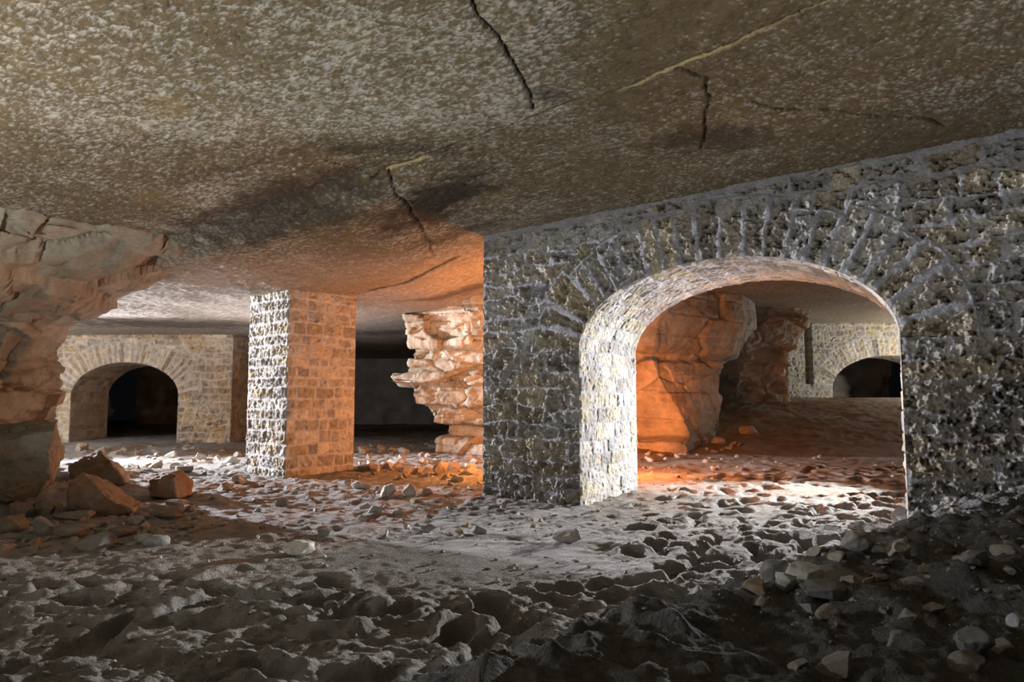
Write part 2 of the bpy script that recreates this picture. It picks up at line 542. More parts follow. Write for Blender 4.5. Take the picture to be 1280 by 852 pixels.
def arch_wall(name, o, du, n, L, z0, z1, ac, a, b, zs, T, res, seed, ring=(0.5, 0.62), vous=(0.09, 0.17), hs=(0.11, 0.2), ls=(0.15, 0.36), amp=0.03,
              tint=(1, 1, 1), tint_in=(1, 1, 1), mat=None, mat_in=None, slot=None, mort=0.018, mortar=(0.40, 0.40, 0.41), recess=1.0, top=None, ochre=1.0, dirt=0.5, wobble=0.05):
    o, du, n = np.array(o, float), np.array(du, float), np.array(n, float)
    nu, nv = int(L / res) + 1, int((z1 - z0) / res) + 1
    U, V = np.meshgrid(np.linspace(0, L, nu), np.linspace(z0, z1, nv))
    x = U - ac

    def sdist(x, v):
        Fv = np.sqrt((x / a) ** 2 + ((v - zs) / b) ** 2) + 1e-9
        g = np.sqrt((x / a ** 2) ** 2 + ((v - zs) / b ** 2) ** 2) / Fv
        return np.where(v > zs, (Fv - 1) / np.maximum(g, 1e-6), np.abs(x) - a), Fv

    sd, Fv = sdist(x, V)
    # snap the border of the opening on its curve
    sn = (sd < 0.35 * res) & (sd > -1.6 * res)
    up = V > zs
    x2 = np.where(sn & up, x / Fv, np.where(sn, np.sign(x) * a, x))
    V2 = np.where(sn & up, zs + (V - zs) / Fv, V)
    U2 = x2 + ac
    sd2, _ = sdist(x2, V2)
    # the ring of voussoirs
    th = np.linspace(math.radians(-2), math.radians(182), 600)
    cxs, czs = a * np.cos(th), zs + b * np.sin(th)
    sl = np.concatenate([[0], np.cumsum(np.hypot(np.diff(cxs), np.diff(czs)))])
    rd = np.full(U.shape, 9.0)
    rsn = np.zeros(U.shape)
    cand = (sd2 < ring[1] + 0.4) & (V2 > zs - 0.5)
    ii = np.argwhere(cand)
    px, pz = x2[cand], V2[cand]
    dd_, ss_ = np.empty(len(px)), np.empty(len(px))
    for c in range(0, len(px), 20000):
        q = (px[c:c + 20000, None] - cxs[None]) ** 2 + (pz[c:c + 20000, None] - czs[None]) ** 2
        k = q.argmin(1)
        dd_[c:c + 20000] = np.sqrt(q[np.arange(len(k)), k])
        ss_[c:c + 20000] = sl[k]
    rd[cand] = dd_
    rsn[cand] = ss_
    ends = (rsn > 0.02) & (rsn < sl[-1] - 0.02)
    r = np.random.RandomState(seed + 5)
    vc = cuts(sl[-1] + 0.2, vous[0], vous[1], r, -0.1)
    sw = rsn + 0.02 * fbm2(x2 * 5, V2 * 5, 3, seed + 71)
    q = np.clip(np.searchsorted(vc, sw) - 1, 0, len(vc) - 2)
    tk = ring[0] + (ring[1] - ring[0]) * _hash(q.astype(np.int64), q.astype(np.int64), q.astype(np.int64) * 0, seed)
    tk = tk * (1 - 0.0 * q)
    inring = cand & ends & (rd < tk) & (V2 > zs - 0.05)
    dr = np.minimum(np.minimum(sw - vc[q], vc[q + 1] - sw), tk - rd)
    dc, sid = coursed(U2, V2, hs, ls, seed, wobble)
    dc = np.where(cand & ends & (V2 > zs - 0.05), np.minimum(dc, np.maximum(rd - tk, 0)), dc)
    dall = np.where(inring, dr, dc)
    sall = np.where(inring, 50000 + q, sid)
    if top is not None:
        dt = top(o[0] + du[0] * U2, o[1] + du[1] * U2) - V2
        dall = np.minimum(dall, np.maximum(0, dt - 0.045 - 0.07 * fbm2(U2 * 3, V2 * 3, 3, seed + 77)))
    hi = np.clip(inring + smooth(zs - 0.3, zs + 0.3, V2), 0, 1)
    h, c = relief(U2, V2, dall, sall, seed, mort * (0.75 + 0.4 * hi + 0.5 * inring), amp, tint=tint, mortar=mortar, pitted=recess, ochre=ochre, mh=0.005 * hi + 0.012 * inring, dirt=dirt)
    fade = smooth(0.0, 0.035, sd2) * smooth(0.0, 0.03, U2) * smooth(0, 0.03, L - U2)
    h = h * (0.25 + 0.75 * fade)
    if slot:
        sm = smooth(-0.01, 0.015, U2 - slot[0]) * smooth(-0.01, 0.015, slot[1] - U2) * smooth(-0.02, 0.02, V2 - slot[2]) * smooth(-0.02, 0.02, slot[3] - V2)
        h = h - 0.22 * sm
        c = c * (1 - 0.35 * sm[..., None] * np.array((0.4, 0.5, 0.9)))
    P = np.stack([o[0] + du[0] * U2 + n[0] * h, o[1] + du[1] * U2 + n[1] * h, V2], -1).reshape(-1, 3)
    cf = c.reshape(-1, 3)
    Q = grid_quads(*U.shape)
    deep = (sd <= -1.6 * res).ravel()
    Q = Q[~deep[Q].any(1)]
    sdm = sd2.ravel()[Q]
    Q = Q[~(sdm <= 1e-4).all(1)]
    rmask = inring.ravel()[Q].sum(1) >= 2
    v_, q_, c_ = compact(P, Q[~rmask], cf)
    wall = link(name, raw_mesh(name, v_, q_, c_), mat)
    wall['kind'] = 'structure'
    v_, q_, c_ = compact(P, Q[rmask], cf)
    link('arch_ring', raw_mesh(name + '_ring', v_, q_, c_), mat, wall)
    # the reveal and the soffit of the opening
    lo = max(z0, -0.5)
    pj = np.arange(lo, zs, res)
    tt = np.linspace(math.pi, 0, int(sl[-1] / res))
    prof = [(-a, z, 1.0, 0.0) for z in pj]
    for q_ in tt:
        nx_, nz_ = -math.cos(q_) / a, -math.sin(q_) / b
        l_ = math.hypot(nx_, nz_)
        prof.append((a * math.cos(q_), zs + b * math.sin(q_), nx_ / l_, nz_ / l_))
    prof += [(a, z, -1.0, 0.0) for z in pj[::-1]]
    prof = np.array(prof)
    arc = np.concatenate([[0], np.cumsum(np.hypot(np.diff(prof[:, 0]), np.diff(prof[:, 1])))])
    W = np.linspace(0, T, max(int(T / res), 8))
    A_, W_ = np.meshgrid(arc, W, indexing='ij')
    dj, sj = coursed(W_, A_, (0.13, 0.2), (0.17, 0.36), seed + 100, 0.015, -0.5, arc[-1] + 1, -0.5, T + 1)
    h, c = relief(W_, A_, dj, sj, seed + 7, mort * 0.6, min(amp, 0.03) * 0.5, 0.014, pitted=0.4, tint=tint_in, mortar=np.array(mortar) * 0.97, ochre=0.15, dirt=0.22)
    h = h * smooth(0, 0.03, W_) * smooth(0, 0.03, T - W_)
    bx = prof[:, 0][:, None] + prof[:, 2][:, None] * h + ac
    bz = prof[:, 1][:, None] + prof[:, 3][:, None] * h
    P = np.stack([o[0] + du[0] * bx - n[0] * W_, o[1] + du[1] * bx - n[1] * W_, bz], -1)
    link('arch_reveal', raw_mesh(name + '_reveal', P, grid_quads(*A_.shape, flip=True), c), mat_in or mat, wall)
    # rear face and the two ends
    rr = max(res * 2.5, 0.03)
    nu, nv = int(L / rr) + 1, int((z1 - z0) / rr) + 1
    U, V = np.meshgrid(np.linspace(0, L, nu), np.linspace(z0, z1, nv))
    x = U - ac
    sd, Fv = sdist(x, V)
    sn = (sd < 0.35 * rr) & (sd > -1.6 * rr)
    up = V > zs
    x2 = np.where(sn & up, x / Fv, np.where(sn, np.sign(x) * a, x))
    V2 = np.where(sn & up, zs + (V - zs) / Fv, V)
    dcc, sid = coursed(x2, V2, hs, ls, seed + 33, 0.03)
    h, c = relief(x2, V2, dcc, sid, seed + 3, tint=tint)
    P = np.stack([o[0] + du[0] * (x2 + ac) - n[0] * T, o[1] + du[1] * (x2 + ac) - n[1] * T, V2], -1).reshape(-1, 3)
    Q = grid_quads(*U.shape, flip=True)
    Q = Q[~(sd <= -1.6 * rr).ravel()[Q].any(1)]
    for e in (0.0, L):
        w_, z_ = np.meshgrid(np.linspace(0, T, int(T / rr) + 2), np.linspace(z0, z1, nv))
        de, se = coursed(w_, z_, hs, ls, seed + 55 + int(e), 0.03)
        he, c2 = relief(w_, z_, de, se, seed + 4, tint=tint)
        he = he * smooth(0, 0.05, w_) * smooth(0, 0.05, T - w_) * (-1 if e == 0 else 1)
        Pe = np.stack([o[0] + du[0] * (e + he) - n[0] * w_, o[1] + du[1] * (e + he) - n[1] * w_, z_], -1).reshape(-1, 3)
        Q = np.concatenate([Q, grid_quads(*w_.shape, flip=(e == 0)) + len(P)])
        P = np.concatenate([P, Pe])
        c = np.concatenate([c.reshape(-1, 3), c2.reshape(-1, 3)])
    v_, q_, c_ = compact(P, Q, c.reshape(-1, 3))
    link('rear_face', raw_mesh(name + '_rear', v_, q_, c_), mat, wall)
    return wall


LW = 4.431
arch_wall('wall_right', PA, DW, NW, 7.4, -0.35, 3.62, ac=LW * 0.6465, a=LW * 0.352, b=0.86, zs=1.72, T=1.62, res=0.0095, seed=3,
          ring=(0.48, 0.62), vous=(0.13, 0.24), hs=(0.16, 0.26), ls=(0.22, 0.48), amp=0.055, mat=M_WALL, mat_in=M_PALE, tint=(1.12, 1.13, 1.16),
          tint_in=(1.2, 1.22, 1.29), mort=0.017, recess=1.4, top=ceil_base, ochre=0.4, mortar=(0.29, 0.29, 0.295), dirt=0.5, wobble=0.09)
arch_wall('wall_left', (-15.6, 17.75), (0.9998, -0.02), (-0.02, -0.9998), 8.4, -0.3, 3.4, ac=15.6 - 9.98, a=1.40, b=0.86, zs=1.22, T=1.6, res=0.022, seed=21,
          ring=(0.5, 0.64), vous=(0.09, 0.16), hs=(0.14, 0.2), ls=(0.2, 0.45), amp=0.045, mat=M_PALE, tint=(1.35, 1.2, 0.95), tint_in=(1.2, 1.1, 0.95))
arch_wall('wall_back', (8.2, 22.6), (0.9987, 0.05), (0.05, -0.9987), 8.0, 0.4, 3.8, ac=4.45, a=2.0, b=1.12, zs=1.45, T=1.4, res=0.024, seed=41,
          ring=(0.6, 0.72), vous=(0.14, 0.26), hs=(0.16, 0.24), ls=(0.24, 0.5), amp=0.03, mat=M_PALE, tint=(1.1, 1.1, 1.05), slot=(1.56, 1.78, 1.6, 3.6))


def block_pillar(name, corners, z0, z1, res, seed, tint):
    """four masonry faces round a quadrilateral plan, one mesh"""
    Ps, Qs, Cs, off = [], [], [], 0
    r = np.random.RandomState(seed)
    for k in range(4):
        p0, p1 = np.array(corners[k]), np.array(corners[(k + 1) % 4])
        e = p1 - p0
        Lk = np.linalg.norm(e)
        e = e / Lk
        nk = np.array((e[1], -e[0]))
        U, V = np.meshgrid(np.linspace(0, Lk, int(Lk / res) + 1), np.linspace(z0, z1, int((z1 - z0) / res) + 1))
        d, sid = coursed(U, V, (0.135, 0.19), (0.16, 0.36), seed * 1, 0.018, -0.5, 3.5, -0.5 + k * 0.13, 3 + k * 0.13)
        h, c = relief(U, V, d, sid + k * 31, seed + k, 0.017, 0.026, 0.016, pitted=0.8, tint=tint, ochre=0.4, dirt=0.4)
        edge = smooth(0, 0.025, U) * smooth(0, 0.025, Lk - U)
        h = h * edge - 0.012 * (1 - edge) * (1 + noise2(V * 9, V * 0 + k, seed))
        h = np.where((U == 0) | (U == Lk), 0, h)
        # a shared corner line keeps neighbouring faces joined
        cx = 0.012 * noise2(V * 7, V * 0 + 3.3, seed + 7)
        x = p0[0] + e[0] * U + nk[0] * h
        y = p0[1] + e[1] * U + nk[1] * h
        P = np.stack([x, y, V], -1).reshape(-1, 3)
        Ps.append(P)
        Qs.append(grid_quads(*U.shape) + off)
        Cs.append(c.reshape(-1, 3))
        off += len(P)
    return link(name, raw_mesh(name, np.concatenate(Ps), np.concatenate(Qs), np.concatenate(Cs)), M_PALE)


pil = block_pillar('masonry_pillar', [(-4.13, 10.7), (-3.28, 10.0), (-2.53, 11.0), (-3.38, 11.7)], -0.2, 3.1, 0.0125, 71, (1.12, 1.08, 1.02))
tag(pil, 'square pillar of coursed rubble stone standing alone between the two stone arches', 'pillar', kind='thing')


# ------------------------------------------------------------------ natural rock
def resample(poly, n, rad=0.0):
    p = np.array(poly, float)
    q = np.concatenate([p, p[:1]])
    seg = np.hypot(*np.diff(q, axis=0).T)
    s = np.concatenate([[0], np.cumsum(seg)])
    # same share of samples per side at every level, so that corners stay corners
    k = len(p)
    out = []
    for i in range(k):
        tt = np.linspace(0, 1, n[i], endpoint=False)
        out.append(q[i][None] * (1 - tt[:, None]) + q[i + 1][None] * tt[:, None])
    return np.concatenate(out)


def rock_mass(name, levels, res, seed, cell=(0.55, 0.55, 0.34), block=0.16, rough=0.05, tint=(0.40, 0.36, 0.30), rust=0.5, bed=0.07):
    zs_ = [l[0] for l in levels]
    big = np.max([[np.hypot(*(np.array(l[1][i]) - np.array(l[1][(i + 1) % len(l[1])]))) for i in range(len(l[1]))] for l in levels], axis=0)
    n = [min(max(int(b_ / res), 6), 220) for b_ in big]
    rings = np.array([resample(l[1], n) for l in levels])
    nz = int((zs_[-1] - zs_[0]) / res) + 1
    zz = np.linspace(zs_[0], zs_[-1], nz)
    P = np.empty((nz, rings.shape[1], 3))
    for i, z in enumerate(zz):
        k = min(max(np.searchsorted(zs_, z) - 1, 0), len(zs_) - 2)
        f = (z - zs_[k]) / (zs_[k + 1] - zs_[k])
        P[i, :, :2] = rings[k] * (1 - f) + rings[k + 1] * f
        P[i, :, 2] = z
    # outward normals from the grid
    tu = np.roll(P, -1, 1) - np.roll(P, 1, 1)
    tv = np.gradient(P, axis=0)
    nn = np.cross(tu, tv)
    for _ in range(4):
        nn = (nn + np.roll(nn, 1, 1) + np.roll(nn, -1, 1)) / 3
    nn = nn / (np.linalg.norm(nn, axis=-1, keepdims=True) + 1e-9)
    x, y, z = P[..., 0], P[..., 1], P[..., 2]
    w = 0.07
    wx, wy, wz = x + w * noise3(x * 2, y * 2, z * 2, seed), y + w * noise3(x * 2, y * 2, z * 2, seed + 1), z + 0.06 * noise3(x * 1.2, y * 1.2, z * 3, seed + 2)
    r1, r2, df = cells3(wx / cell[0], wy / cell[1], wz / cell[2], seed)
    # beds: broken horizontal layers, each set back a little
    bedk = np.floor(wz / 0.42 + 0.3 * noise3(x * .5, y * .5, z * 0, seed + 3))
    bh = _hash(bedk.astype(np.int64), bedk.astype(np.int64) * 0, bedk.astype(np.int64) * 0, seed + 6)
    f_ = wz / 0.42 - np.floor(wz / 0.42)
    g1, g2, gf = cells3(wx / (cell[0] * 0.45), wy / (cell[1] * 0.45), wz / (cell[2] * 0.5), seed + 40)
    disp = block * (r1 - 0.5) + 0.35 * block * (g1 - 0.5) + bed * (bh - 0.5) * 2
    disp = disp - 0.035 * np.exp(-((f_ - 0.02) / 0.045) ** 2) * (0.4 + bh)
    disp = disp - 0.05 * np.exp(-(df / 0.05) ** 2) * smooth(-0.1, 0.4, noise3(x * 1.3, y * 1.3, z * 1.3, seed + 50))
    disp = disp + rough * fbm3(x * 2.6, y * 2.6, z * 4, 4, seed + 11, 0.55) + 0.35 * rough * fbm3(x * 12, y * 12, z * 16, 3, seed + 13, 0.65)
    P = P + nn * disp[..., None]
    c = np.empty(P.shape)
    c[:] = tint
    c *= (0.85 + 0.3 * r2)[..., None]
    ru = smooth(0.0, 0.45, fbm3(x * 1.5, y * 1.5, z * 2.5, 4, seed + 21) + 0.35 * (r1 - 0.5)) * rust
    c = c * (1 - ru[..., None]) + ru[..., None] * np.array((0.33, 0.20, 0.10))
    dk = smooth(0.2, 0.6, fbm3(x * 2.4, y * 2.4, z * 4.5, 4, seed + 25)) * 0.5
    c = c * (1 - dk[..., None]) + dk[..., None] * np.array((0.12, 0.10, 0.085))
    c *= (1 + 0.25 * fbm3(x * 9, y * 9, z * 12, 3, seed + 27))[..., None]
    return link(name, raw_mesh(name, P, grid_quads(P.shape[0], P.shape[1], wrap=True), c.reshape(-1, 3)), M_ROCK)


LR = [
    (-0.4, [(-10.5, 6.7), (-7.0, 7.5), (-6.25, 8.3), (-6.15, 9.2), (-6.9, 9.6), (-10.5, 10.6)]),
    (1.7, [(-10.5, 6.7), (-7.0, 7.5), (-6.2, 8.3), (-6.15, 9.2), (-6.9, 9.6), (-10.5, 10.6)]),
    (2.15, [(-10.5, 6.5), (-6.6, 7.2), (-5.95, 8.2), (-5.95, 9.2), (-6.6, 9.6), (-10.5, 10.6)]),
    (2.45, [(-10.5, 6.0), (-5.5, 6.7), (-5.2, 7.8), (-5.4, 9.1), (-6.0, 9.9), (-10.5, 10.6)]),
    (2.72, [(-10.5, 5.7), (-5.0, 6.5), (-4.5, 7.7), (-4.6, 8.75), (-5.5, 9.7), (-10.5, 10.6)]),
    (2.93, [(-10.5, 5.6), (-4.95, 6.5), (-4.1, 7.55), (-3.75, 8.1), (-5.0, 9.4), (-10.5, 10.6)]),
    (3.4, [(-10.5, 5.6), (-4.95, 6.5), (-4.1, 7.55), (-3.75, 8.1), (-5.0, 9.4), (-10.5, 10.6)]),
]
o = rock_mass('rock_pillar', LR, 0.022, 301, (0.8, 0.8, 0.5), 0.24, 0.06, (0.30, 0.26, 0.20), 0.35)
tag(o, 'massive natural rock pillar flaring out under the ceiling behind the big boulder', 'rock pillar', kind='thing')

MR = [
    (-0.3, [(-1.6, 14.2), (-0.6, 13.6), (0.9, 13.6), (1.0, 15.4), (-1.3, 15.4)]),
    (0.30, [(-1.5, 14.2), (-0.6, 13.7), (0.9, 13.8), (1.0, 15.4), (-1.3, 15.4)]),
    (0.34, [(-1.25, 14.5), (-0.5, 14.2), (0.9, 14.0), (1.0, 15.4), (-1.2, 15.4)]),
    (0.62, [(-1.3, 14.5), (-0.5, 14.2), (0.9, 14.0), (1.0, 15.4), (-1.2, 15.4)]),
    (0.66, [(-1.6, 14.0), (-0.7, 13.9), (0.9, 13.6), (1.0, 15.4), (-1.4, 15.4)]),
    (0.98, [(-1.75, 13.9), (-0.7, 13.8), (0.9, 13.5), (1.0, 15.4), (-1.5, 15.4)]),
    (1.02, [(-1.95, 13.8), (-0.8, 13.6), (0.9, 13.4), (1.0, 15.4), (-1.6, 15.5)]),
    (1.42, [(-2.05, 13.8), (-0.8, 13.5), (0.9, 13.2), (1.0, 15.4), (-1.7, 15.5)]),
    (1.45, [(-2.42, 13.7), (-0.9, 13.4), (0.9, 13.1), (1.0, 15.4), (-1.8, 15.5)]),
    (1.62, [(-2.38, 13.7), (-0.9, 13.4), (0.9, 13.1), (1.0, 15.4), (-1.8, 15.5)]),
    (1.66, [(-2.1, 13.8), (-0.9, 13.5), (0.9, 13.1), (1.0, 15.4), (-1.7, 15.5)]),
    (2.18, [(-2.0, 13.8), (-0.9, 13.5), (0.9, 13.0), (1.0, 15.4), (-1.7, 15.5)]),
    (2.22, [(-2.0, 13.5), (-0.8, 13.0), (0.9, 12.8), (1.0, 15.5), (-1.6, 15.6)]),
    (2.70, [(-2.05, 13.5), (-0.8, 13.0), (0.9, 12.8), (1.0, 15.5), (-1.6, 15.6)]),
    (2.75, [(-2.1, 13.4), (-0.7, 12.8), (0.9, 12.6), (1.0, 15.6), (-1.6, 15.7)]),
    (3.3, [(-2.1, 13.4), (-0.7, 12.8), (0.9, 12.6), (1.0, 15.6), (-1.6, 15.7)]),
]
o = rock_mass('rock_pillar', MR, 0.02, 407, (0.9, 0.9, 0.4), 0.2, 0.035, (0.48, 0.43, 0.33), 0.5, bed=0.04)
tag(o, 'pale layered rock pillar narrowing to a crumbling foot beside the dark gallery', 'rock pillar', kind='thing')

RR = [
    (-0.4, [(0.9, 17.0), (2.2, 14.7), (3.5, 13.75), (4.75, 15.7), (4.9, 17.5), (1.5, 18.2)]),
    (0.28, [(0.9, 17.0), (2.2, 14.7), (3.5, 13.85), (4.75, 15.7), (4.9, 17.5), (1.5, 18.2)]),
    (0.40, [(0.9, 17.0), (2.2, 15.0), (3.75, 14.35), (4.7, 15.9), (4.9, 17.5), (1.5, 18.2)]),
    (1.2, [(0.9, 17.0), (2.1, 15.2), (3.35, 14.5), (4.85, 15.9), (5.0, 17.5), (1.5, 18.2)]),
    (1.95, [(0.9, 17.0), (2.0, 15.4), (3.0, 14.7), (4.9, 16.0), (5.2, 17.5), (1.5, 18.2)]),
    (2.05, [(0.9, 17.0), (2.0, 15.7), (3.1, 15.0), (4.8, 16.1), (5.4, 17.5), (1.5, 18.2)]),
    (2.25, [(0.9, 17.0), (1.9, 15.2), (3.0, 14.5), (5.1, 15.9), (5.8, 17.5), (1.5, 18.2)]),
    (3.0, [(0.9, 17.0), (1.9, 15.2), (3.1, 14.3), (5.4, 16.0), (6.4, 17.8), (1.5, 18.2)]),
    (3.8, [(0.9, 17.0), (1.9, 15.2), (3.4, 14.6), (5.4, 16.2), (6.4, 18.0), (1.5, 18.2)]),
]
o = rock_mass('rock_pillar', RR, 0.024, 509, (1.5, 1.5, 0.9), 0.12, 0.05, (0.46, 0.40, 0.33), 0.35, bed=0.05)
tag(o, 'rock pillar seen through the big arch with an orange lit sloping face', 'rock pillar', kind='thing')

SR = [
    (0.2, [(4.5, 20.2), (6.2, 19.0), (7.75, 19.3), (8.3, 21.2), (5.0, 22.0)]),
    (2.45, [(4.5, 20.2), (6.3, 19.1), (7.8, 19.3), (8.4, 21.2), (5.0, 22.0)]),
    (2.6, [(4.5, 20.2), (6.1, 18.9), (7.95, 19.2), (8.5, 21.2), (5.0, 22.0)]),
    (2.95, [(4.5, 19.8), (5.8, 18.4), (8.05, 18.9), (8.7, 21.2), (5.0, 22.0)]),
    (3.8, [(4.5, 19.6), (5.6, 18.1), (8.3, 18.7), (8.9, 21.2), (5.0, 22.0)]),
]
o = rock_mass('rock_pillar', SR, 0.03, 613, (1.2, 1.2, 0.6), 0.2, 0.05, (0.46, 0.42, 0.36), 0.25, bed=0.07)
tag(o, 'far rock pillar with an overhanging upper bed beside the slotted stone wall', 'rock pillar', kind='thing')


# the quarry's outer rock faces
def outer(name, p0, p1, seed, z0=-0.6, z1=4.2, res=0.12):
    p0, p1 = np.array(p0, float), np.array(p1, float)
    e = p1 - p0
    L_ = np.linalg.norm(e)
    e /= L_
    n_ = np.array((e[1], -e[0]))
    U, V = np.meshgrid(np.linspace(0, L_, int(L_ / res) + 1), np.linspace(z0, z1, int((z1 - z0) / res) + 1))
    h = 0.25 * fbm2(U * 0.8, V * 1.2, 4, seed) + 0.1 * np.sign(noise2(U * 0.9, V * 2.2, seed + 1))
    P = np.stack([p0[0] + e[0] * U + n_[0] * h, p0[1] + e[1] * U + n_[1] * h, V], -1)
    c = np.array((0.30, 0.26, 0.21)) * (1 + 0.3 * fbm2(U * 2, V * 3, 3, seed + 2))[..., None]
    w = link(name, raw_mesh(name, P, grid_quads(*U.shape), c.reshape(-1, 3)), M_ROCK)
    w['kind'] = 'structure'


outer('wall_far', (-16, 29.0), (16, 29.0), 801)
outer('wall_far_left', (-17.0, 4.0), (-17.0, 29.0), 811)
outer('wall_far_right', (17.0, 29.0), (17.0, 1.0), 821)
outer('wall_front', (12, -3.2), (-12, -3.2), 831)


# ------------------------------------------------------------------ loose stones
def ico(sub):
    import bmesh
    bm = bmesh.new()
    bmesh.ops.create_icosphere(bm, subdivisions=sub, radius=1.0)
    bm.verts.ensure_lookup_table()
    v = np.array([tuple(x.co) for x in bm.verts])
    f = np.array([[y.index for y in x.verts] for x in bm.faces])
    bm.free()
    return v, f


ICO = {k: ico(k) for k in (3, 4, 5)}


def stone_mesh(seed, sub=4, dims=(1, 1, 1), planes=11, col=(0.42, 0.38, 0.32), rust=0.3, rough=0.05, keep=0.54, pts=None):
    """a broken block: a ball cut by random planes, then roughened; unit size times dims (full widths)"""
    v, f = ICO[sub]
    v = v.copy()
    r = np.random.RandomState(seed)
    dirs = [np.array(p, float) for p in ((1, 0, 0), (-1, 0, 0), (0, 1, 0), (0, -1, 0), (0, 0, 1), (0, 0, -1))]
    dirs = [d + 0.35 * r.randn(3) for d in dirs] + [r.randn(3) for _ in range(planes - 6)]
    if pts:
        dirs = [np.array(p, float) for p in pts]
    for _ in range(2):
        for d in dirs:
            d = d / np.linalg.norm(d)
            k = keep * (1 + 0.16 * _hash(np.array([int(abs(d[0]) * 1e4)]), np.array([int(abs(d[1]) * 1e4)]), np.array([seed]), 5)[0])
            e = np.maximum(0, v @ d - k)
            v -= e[:, None] * d[None]
    x, y, z = v.T
    s3 = seed * 3.7
    nrm = v / np.linalg.norm(v, axis=1, keepdims=True)
    dis = rough * fbm3(x * 3 + s3, y * 3, z * 3, 4, seed, 0.55) + 0.35 * rough * fbm3(x * 11 + s3, y * 11, z * 11, 2, seed + 3)
    v = v + nrm * dis[:, None]
    lo, hi = v.min(0), v.max(0)
    v = (v - (lo + hi) / 2) / (hi - lo) * np.array(dims)
    c = np.empty(v.shape)
    c[:] = col
    ru = smooth(0.0, 0.5, fbm3(x * 1.6 + s3, y * 1.6, z * 1.6, 3, seed + 7)) * rust
    c = c * (1 - ru[:, None]) + ru[:, None] * np.array((0.34, 0.2, 0.1))
    c *= (1 + 0.25 * fbm3(x * 5 + s3, y * 5, z * 5, 3, seed + 9))[:, None]
    return raw_mesh('stone', v, f, c, True)


def rest(o, x, y, dims, rz=0.0, tilt=(0, 0), sink=0.18, z=None):
    """set a stone down on the ground under it, its lowest point sunk a little into the dust"""
    o.rotation_euler = (tilt[0], tilt[1], rz)
    M = o.rotation_euler.to_matrix()
    n = len(o.data.vertices)
    co = np.empty(n * 3, dtype=np.float32)
    o.data.vertices.foreach_get('co', co)
    w = co.reshape(-1, 3) @ np.array(M.transposed()) * np.array(o.scale)[None].mean()
    zlo, zhi = w[:, 2].min(), w[:, 2].max()
    g = floor_at(x, y) if z is None else z
    o.location = (x, y, g - zlo - sink * (zhi - zlo))


def boulder(name, px, py, w, h, dep, label, cat='stone', seed=1, group=None, rz=0.0, tilt=(0, 0), col=(0.42, 0.38, 0.32), rust=0.3, sub=4, sink=0.15, planes=15, pts=None, keep=0.6, rough=0.09, push=0.0, z=None, wpx=None):
    """(px, py): where its foot shows in the photograph; w, h, dep in metres"""
    x, y = ground_pt(px, py)
    if wpx:
        k_ = wpx / F * y / w
        w, h, dep = w * k_, h * k_, dep * k_
    y += dep * 0.35 + push
    x *= y / (y - dep * 0.35 - push)
    o = link(name, stone_mesh(seed, sub, (w, dep, h), planes, col, rust, rough, keep, pts), M_STONE)
    rest(o, x, y, None, rz, tilt, sink, z)
    return tag(o, label, cat, group)


def hull_boulder(name, foot, corners, label, seed, col, rust, lift=0.0):
    """a block given by its corners: (across, up, depth) as seen from the camera, in photograph pixels and metres"""
    import bmesh
    x0, y0 = ground_pt(*foot)
    P = []
    for px, py, dy in corners:
        y = y0 + 0.3 + dy
        dx, dyy, dz = ray(px, py)
        P.append((dx / dyy * y, y, EYE + dz / dyy * y))
    P = np.array(P)
    org = np.array((P[:, 0].mean(), P[:, 1].mean(), P[:, 2].min()))
    bm = bmesh.new()
    for p in P - org:
        bm.verts.new(tuple(p))
    r = bmesh.ops.convex_hull(bm, input=list(bm.verts))
    bmesh.ops.delete(bm, geom=[g for g in r['geom_interior'] if isinstance(g, bmesh.types.BMVert)], context='VERTS')
    bmesh.ops.triangulate(bm, faces=bm.faces[:])
    for _ in range(5):
        bmesh.ops.subdivide_edges(bm, edges=[e for e in bm.edges if e.calc_length() > 0.022], cuts=1, use_grid_fill=True)
        bmesh.ops.triangulate(bm, faces=bm.faces[:])
    for _ in range(2):
        bmesh.ops.smooth_vert(bm, verts=bm.verts[:], factor=0.5, use_axis_x=True, use_axis_y=True, use_axis_z=True)
    bm.normal_update()
    v = np.array([tuple(a.co) for a in bm.verts])
    n = np.array([tuple(a.normal) for a in bm.verts])
    f = np.array([[b.index for b in a.verts] for a in bm.faces])
    bm.free()
    x, y, z = (v * 1.0).T
    dis = 0.035 * fbm3(x * 4, y * 4, z * 5, 4, seed, 0.55) + 0.012 * fbm3(x * 18, y * 18, z * 18, 3, seed + 1, 0.6)
    r1, r2, gf = cells3(x / 0.3, y / 0.3, z / 0.22, seed + 2)
    dis = dis + 0.045 * (r1 - 0.6)
    v = v + n * dis[:, None]
    c = np.empty(v.shape)
    c[:] = col
    ru = smooth(-0.1, 0.35, fbm3(x * 3, y * 3, z * 3, 4, seed + 7)) * rust
    c = c * (1 - ru[:, None]) + ru[:, None] * np.array((0.34, 0.19, 0.09))
    c *= (1 + 0.3 * fbm3(x * 9, y * 9, z * 9, 3, seed + 9))[:, None]
    o = link(name, raw_mesh('boulder', v, f, c), M_STONE)
    o.location = tuple(org)
    # let it down to the ground below it
    g = floor_at(org[0], org[1])
    o.location.z = g - v[:, 2].min() - 0.05 + lift
    return tag(o, label, 'boulder')


